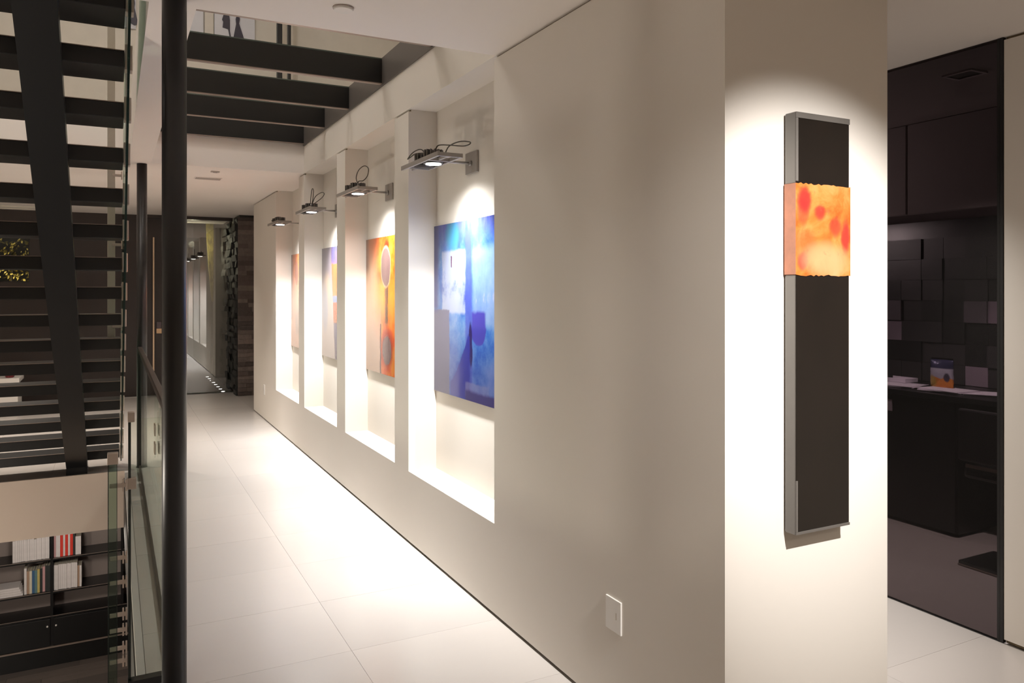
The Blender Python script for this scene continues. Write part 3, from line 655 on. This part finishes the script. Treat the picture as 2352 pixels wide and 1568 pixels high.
# ------------------------------------------------------------------ entrance at the far end
d = tag(struct('door_1', [(.345, 1.0, 12.955, 13.0, .008, 2.70)], M['brown']), kind='structure')
part('handle', plain('bronze_pull', (.70, .52, .36), .35, .5), d, [(.528, .552, 12.90, 12.922, .38, 2.41), (.533, .547, 12.922, 12.955, .55, .57), (.533, .547, 12.922, 12.955, 2.2, 2.22)], .003)
part('lock', plain('lock_body', (.12, .09, .10), .4), d, [(.585, .648, 12.93, 12.955, 1.02, 1.12)], .003)
part('lock_plate', plain('lock_brass', (.75, .50, .30), .4, .3), d, [(.580, .653, 12.93, 12.955, .945, 1.018)], .003)
struct('window_2', [(1.0, 1.672, 12.90, 12.912, .01, 2.70)], M['entry'])
struct('trim_7', [(.33, 1.675, 12.88, 12.99, 2.70, HC - .001), (.985, 1.0, 12.88, 12.99, .0, 2.70)], M['brown'])
struct('ground_outside', [(-3.2, 4.0, 13.15, 20, -.05, -.004), (.33, 1.68, 12.8, 13.15, -.05, -.004)], plain('dark_paving', (.12, .115, .115), .35))
CY = plain('courtyard_wall', (.17, .15, .15), .7)
struct('wall_courtyard', [(-3.2, 4.0, 20, 20.1, 0, 4)], CY); struct('wall_garden', [(1.70, 1.9, 14.16, 19.95, 0, 3.2)], CY); struct('ceiling_canopy', [(1.0, 1.7, 13.02, 14.3, 2.76, 2.8)], M['ceil'])
# stone pier: horizontal strips on the end face, rough slate blocks on the side
sp_ = thing('stone_pier', (2.0, 12.3, 0), 'dark stone pier with brown strips on its face and rough slate down its side', 'stone wall')
part('core', M['slab'], sp_, [(1.70, 2.55, 12.32, 14.15, 0, HC - .002)])
def stone_mat(n, col, rg=.7):
    t_ = NT(n); v_ = t_.coord(); nn = t_.noise(v_, 18, 6, .65); t_.bump(nn, .6, .02)
    return t_.base(t_.mix(nn, tuple(x * .6 for x in col), tuple(x * 1.4 for x in col)), rg)
SM = [stone_mat('brown_stone', (.115, .088, .08)), stone_mat('brown_stone_b', (.15, .118, .106)), stone_mat('brown_stone_c', (.08, .062, .057)), stone_mat('brown_stone_d', (.19, .15, .135))]
RM = [stone_mat('slate', (.016, .016, .015), .55), stone_mat('slate_b', (.025, .024, .022), .55), stone_mat('slate_c', (.010, .010, .010), .5)]
z = .0
while z < HC - .06:
    h = random.uniform(.055, .085); h = min(h, HC - .003 - z); x = 1.675
    while x < 2.5:
        w = random.uniform(.10, .3); w = min(w, 2.55 - x)
        obj('stone', bbox(x + .001, x + w - .001, 12.30 - random.uniform(0, .012), 12.32, z + .001, z + h - .001), random.choice(SM), sp_); x += w
    z += h
z = 0
while z < HC - .08:
    h = random.uniform(.07, .13); h = min(h, HC - .003 - z); yy = 12.325
    while yy < 14.1:
        w = random.uniform(.22, .5); w = min(w, 14.15 - yy); dpt = random.uniform(.0, .06)
        bm = bmesh.new(); vs = box(bm, 1.69 - dpt, 1.70, yy + .002, yy + w - .002, z + .002, z + h - .002)
        for vv in vs:
            if vv.co.x < 1.699: vv.co.x += random.uniform(-.018, .018); 
        obj('slate_block', bm, random.choice(RM), sp_); yy += w
    z += h
# in-ground lights outside
ORD2 = ['first', 'second', 'third', 'fourth', 'fifth', 'sixth', 'seventh', 'eighth']
for k in range(8):
    yy = 12.99 + k * .33
    t = thing('ground_light', (1.545, yy, -.004), 'small round ground light outside along the slate wall, ' + ORD2[k] + ' from the entrance', 'ground light', 'ground lights along the slate wall')
    bm = bmesh.new(); cyl(bm, (1.545, yy, -.0038), (1.545, yy, -.002), .036, n=20); obj('bezel', bm, M['brushed'], t)
    bm = bmesh.new(); cyl(bm, (1.545, yy, -.0019), (1.545, yy, .0), .027, n=20); obj('lens', bm, emit('ground_led', (1, .97, .9), 7) if k == 0 else bpy.data.materials['ground_led'], t)
# yellow-lit leaning trunk outside
t = thing('yellow_trunk', (1.5, 14.6, 0), 'yellow-barked tree trunk with a wedge shape outside beyond the entrance glass', 'tree')
bm = bmesh.new(); prism(bm, [(1.437, 3.0), (1.566, 3.0), (1.566, 1.42), (1.545, 1.40), (1.49, 2.0)], 'y', 14.50, 14.62)
yb = NT('yellow_bark'); v = yb.coord(); n = yb.noise(yb.mapping(v, (4, 4, 1)), 12, 6, .7); yb.base(yb.ramp(n, [(.35, (.10, .08, .02)), (.55, (.60, .50, .10)), (.7, (.85, .75, .28))]), .7)
obj('trunk', bm, yb.m, t); part('stake', M['black'], t, [(1.53, 1.56, 14.54, 14.58, -.004, 1.42)])

# landing room: window with lit shrub, white bench and red vase
w3 = struct('window_3', [(-1.56, -1.07, 13.05, 13.06, 1.72, 2.42)], M['glass'])
part('window_frame', M['black'], w3, [(-1.56, -1.545, 13.02, 13.10, 1.72, 2.42), (-1.085, -1.07, 13.02, 13.10, 1.72, 2.42), (-1.545, -1.085, 13.02, 13.10, 1.72, 1.735), (-1.545, -1.085, 13.02, 13.10, 2.405, 2.42), (-1.545, -1.085, 13.02, 13.10, 2.02, 2.035)])
t = thing('lit_shrub', (-1.35, 13.75, 0), 'yellow-green lit shrub outside the window behind the stair', 'shrub')
bm = bmesh.new(); tube(bm, [(-1.35, 13.75, -.004), (-1.33, 13.76, .8), (-1.38, 13.74, 1.6), (-1.34, 13.75, 2.2)], .02, 7, 5); obj('stem', bm, M['wire'], t)
lm = plain('yellow_leaf', (.62, .50, .16), .5, 0, .5, .4, 30)
bm = bmesh.new()
for k in range(420):
    c_ = Vector((-1.36 + random.gauss(0, .22), 13.75 + random.gauss(0, .16), 1.98 + random.gauss(0, .30))); s_ = random.uniform(.02, .04)
    a = Vector((random.gauss(0, 1), random.gauss(0, 1), random.gauss(0, 1))).normalized(); b = a.orthogonal().normalized()
    bm.faces.new([bm.verts.new(c_ + a * s_), bm.verts.new(c_ + b * s_ * .5), bm.verts.new(c_ - a * s_), bm.verts.new(c_ - b * s_ * .5)])
obj('foliage', bm, lm, t, kind='stuff')
t = thing('white_bench', (-1.6, 12.2, 0), 'low white bench on the landing floor seen through the stair treads', 'bench')
part('top', M['white'], t, [(-2.6, -1.10, 11.95, 12.55, .39, .45)], .005)
part('drawer', M['white'], t, [(-2.5, -1.12, 11.99, 12.5, .07, .25)], .004)
for xx in (-2.4, -1.15): part('leg', M['black'], t, [(xx - .02, xx + .02, 12.0, 12.5, .001, .39)], .003)
t = thing('red_vase', (-1.22, 12.1, .45), 'small dark red vase standing on the white bench', 'vase')
bm = bmesh.new(); prof = [(0, .001), (.045, .001), (.06, .03), (.055, .07), (.025, .11), (.028, .13), (0, .13)]
for (r0, z0), (r1, z1) in zip(prof, prof[1:]):
    if r0 == 0 or r1 == 0: continue
    cyl(bm, (-1.22, 12.1, .45 + z0), (-1.22, 12.1, .45 + z1), r0, r1, 18, False)
obj('body', bm, plain('dark_red_glaze', (.16, .015, .02), .25), t)
bm = bmesh.new(); cyl(bm, (-1.22, 12.1, .575), (-1.22, 12.1, .583), .033, .033, 18); obj('lip', bm, M['black'], t)

# ------------------------------------------------------------------ bookcase on the lower floor
YF = 10.75; YBk = 11.12
bc = thing('bookcase', (-.5, 10.9, -2.9), 'long black bookcase with grey back on the lower floor', 'bookcase')
part('back_panel', M['bookback'], bc, [(-2.2, .9, YBk - .02, YBk, -2.3, -.7)])
SHZ = [-1.10, -1.615, -2.01, -2.30]
for zz in SHZ:
    o = part('shelf', M['cabblack'], bc, [(-2.2, .9, YF, YBk - .02, zz - .025, zz)]); part('shelf_edge', M['edge'], o, [(-2.2, .9, YF - .003, YF - .0002, zz - .006, zz)])
part('base_cabinet', M['cabblack'], bc, [(-2.2, .9, YF + .02, YBk - .02, -2.9, -2.326)])
for x0, x1 in ((-2.18, -1.43), (-1.42, -.675), (-.645, .09), (.10, .88)):
    dd = part('door', M['cabblack'], bc, [(x0, x1, YF, YF + .018, -2.66, -2.335)], .003)
    bm = bmesh.new(); kx = x1 - .03 if x0 < -.7 else x0 + .03; cyl(bm, (kx, YF - .012, -2.42), (kx, YF - .0005, -2.42), .010, n=12); obj('knob', bm, M['white'], dd)
part('kick_rail', M['edge'], bc, [(-2.2, .9, YF - .004, YF + .018, -2.685, -2.667)]); part('plinth', M['cabblack'], bc, [(-2.2, .9, YF + .005, YF + .018, -2.9, -2.69)])
for xx in (-1.425, -.66, .095): part('upright', M['cabblack'], bc, [(xx - .014, xx + .014, YF - .006, YBk - .02, -2.3, -.7)])
cols = {'white': (.74, .70, .70), 'cream': (.68, .62, .50), 'red': (.70, .05, .03), 'blue': (.05, .12, .24), 'dark': (.035, .04, .04), 'yellow': (.55, .45, .16), 'pink': (.58, .33, .34), 'teal': (.12, .22, .24), 'tan': (.42, .28, .20)}
BM_ = {k: plain('book_' + k, c_, .6, 0, .3, .08, 20) for k, c_ in cols.items()}
def book(x, w, z, h, col, label, group, dep=.2):
    t_ = thing('book', (x + w / 2, YF + .03 + dep / 2, z), label, 'book', group)
    yf = YF + .025 + random.uniform(0, .02)
    bm = bmesh.new(); box(bm, x + .0006, x + w - .0006, yf, yf + .003, z, z + h); box(bm, x + .0006, x + .003, yf + .003, yf + dep, z, z + h); box(bm, x + w - .003, x + w - .0006, yf + .003, yf + dep, z, z + h)
    obj('cover', bm, BM_[col], t_); part('pages', BM_['cream'], t_, [(x + .003, x + w - .003, yf + .004, yf + dep - .005, z + .003, z + h - .004)])
    return t_
ORD = ['first','second','third','fourth','fifth','sixth','seventh','eighth','ninth','tenth','eleventh','twelfth','thirteenth','fourteenth','fifteenth','sixteenth','seventeenth','eighteenth','nineteenth','twentieth','twenty-first','twenty-second']
x = -1.06; q = 0
while x < -.705:
    w = random.uniform(.017, .028); book(x, w, SHZ[1], random.uniform(.25, .265) if x < -.83 else random.uniform(.285, .30), 'white', ORD[q] + ' white-spined book from the left in the long white row, upper shelf', 'white books on the upper shelf'); x += w; q += 1
x = -.64
seq = [('pink', 'pink book first right of the upright on the upper shelf'), ('white', 'white book between the pink and red ones, upper shelf'), ('white', None), ('red', 'thick red book in the red and white group'), ('white', None), ('red', None), ('white', None), ('red', 'bright red book last but one on the upper right shelf'), ('dark', 'dark purple book ending the red and white group')]
for cidx, (cn, lb) in enumerate(seq):
    w = .022 if cn != 'red' else .030
    if lb is None: lb = ORD[cidx] + ' book, a white one, in the red and white group, upper shelf' if cn == 'white' else 'sixth book, a red one, in the red and white group, upper shelf'
    book(x, w, SHZ[1], .30 - .01 * (cidx % 2), cn, lb, 'red and white books right of the upright'); x += w
book(x + .004, .06, SHZ[1], .22, 'white', 'pale wide volume at the end of the upper right group', 'red and white books right of the upright')
x = -.945
for cn, lb, h in (('white', 'tall white book starting the mixed row on the lower shelf', .31), ('tan', 'tan book in the mixed row on the lower shelf', .27), ('cream', 'cream book beside the tan one, lower shelf', .27), ('blue', 'navy book in the mixed row on the lower shelf', .27), ('teal', 'teal book beside the navy one, lower shelf', .27), ('yellow', 'yellow book in the mixed row on the lower shelf', .28), ('dark', 'black book beside the yellow one, lower shelf', .28), ('pink', 'pink book in the mixed row on the lower shelf', .30), ('dark', 'dark tall book by the upright on the lower shelf', .31), ('dark', 'last dark book against the upright, lower shelf', .31)):
    w = .0268; book(x, w, SHZ[2], h, cn, lb, 'mixed books left of the upright'); x += w
x = -.64
for k in range(13):
    w = .0225; book(x, w, SHZ[2], .30 if k < 11 else .255, 'tan' if k == 11 else 'white', ORD[k] + ' white book right of the upright in the tight lower row' if k != 11 else 'tan book near the end of the lower right row', 'white books on the lower right shelf'); x += w
for k in range(4):                                                # flat stack at the left
    zz = SHZ[2] + .001 + k * .026
    t_ = thing('book', (-1.15, YF + .14, zz), ['lowest', 'second lowest', 'second highest', 'topmost'][k] + ' white book in the flat stack on the lower left shelf', 'book', 'flat stack of white books')
    part('cover', BM_['white'], t_, [(-1.38 + .02 * k, -.955 - .012 * k, YF + .02, YF + .024, zz, zz + .024), (-1.38 + .02 * k, -.955 - .012 * k, YF + .024, YF + .25, zz, zz + .003), (-1.38 + .02 * k, -.955 - .012 * k, YF + .024, YF + .25, zz + .021, zz + .024)])
    part('pages', BM_['cream'], t_, [(-1.377 + .02 * k, -.958 - .012 * k, YF + .0245, YF + .245, zz + .0032, zz + .0208)])
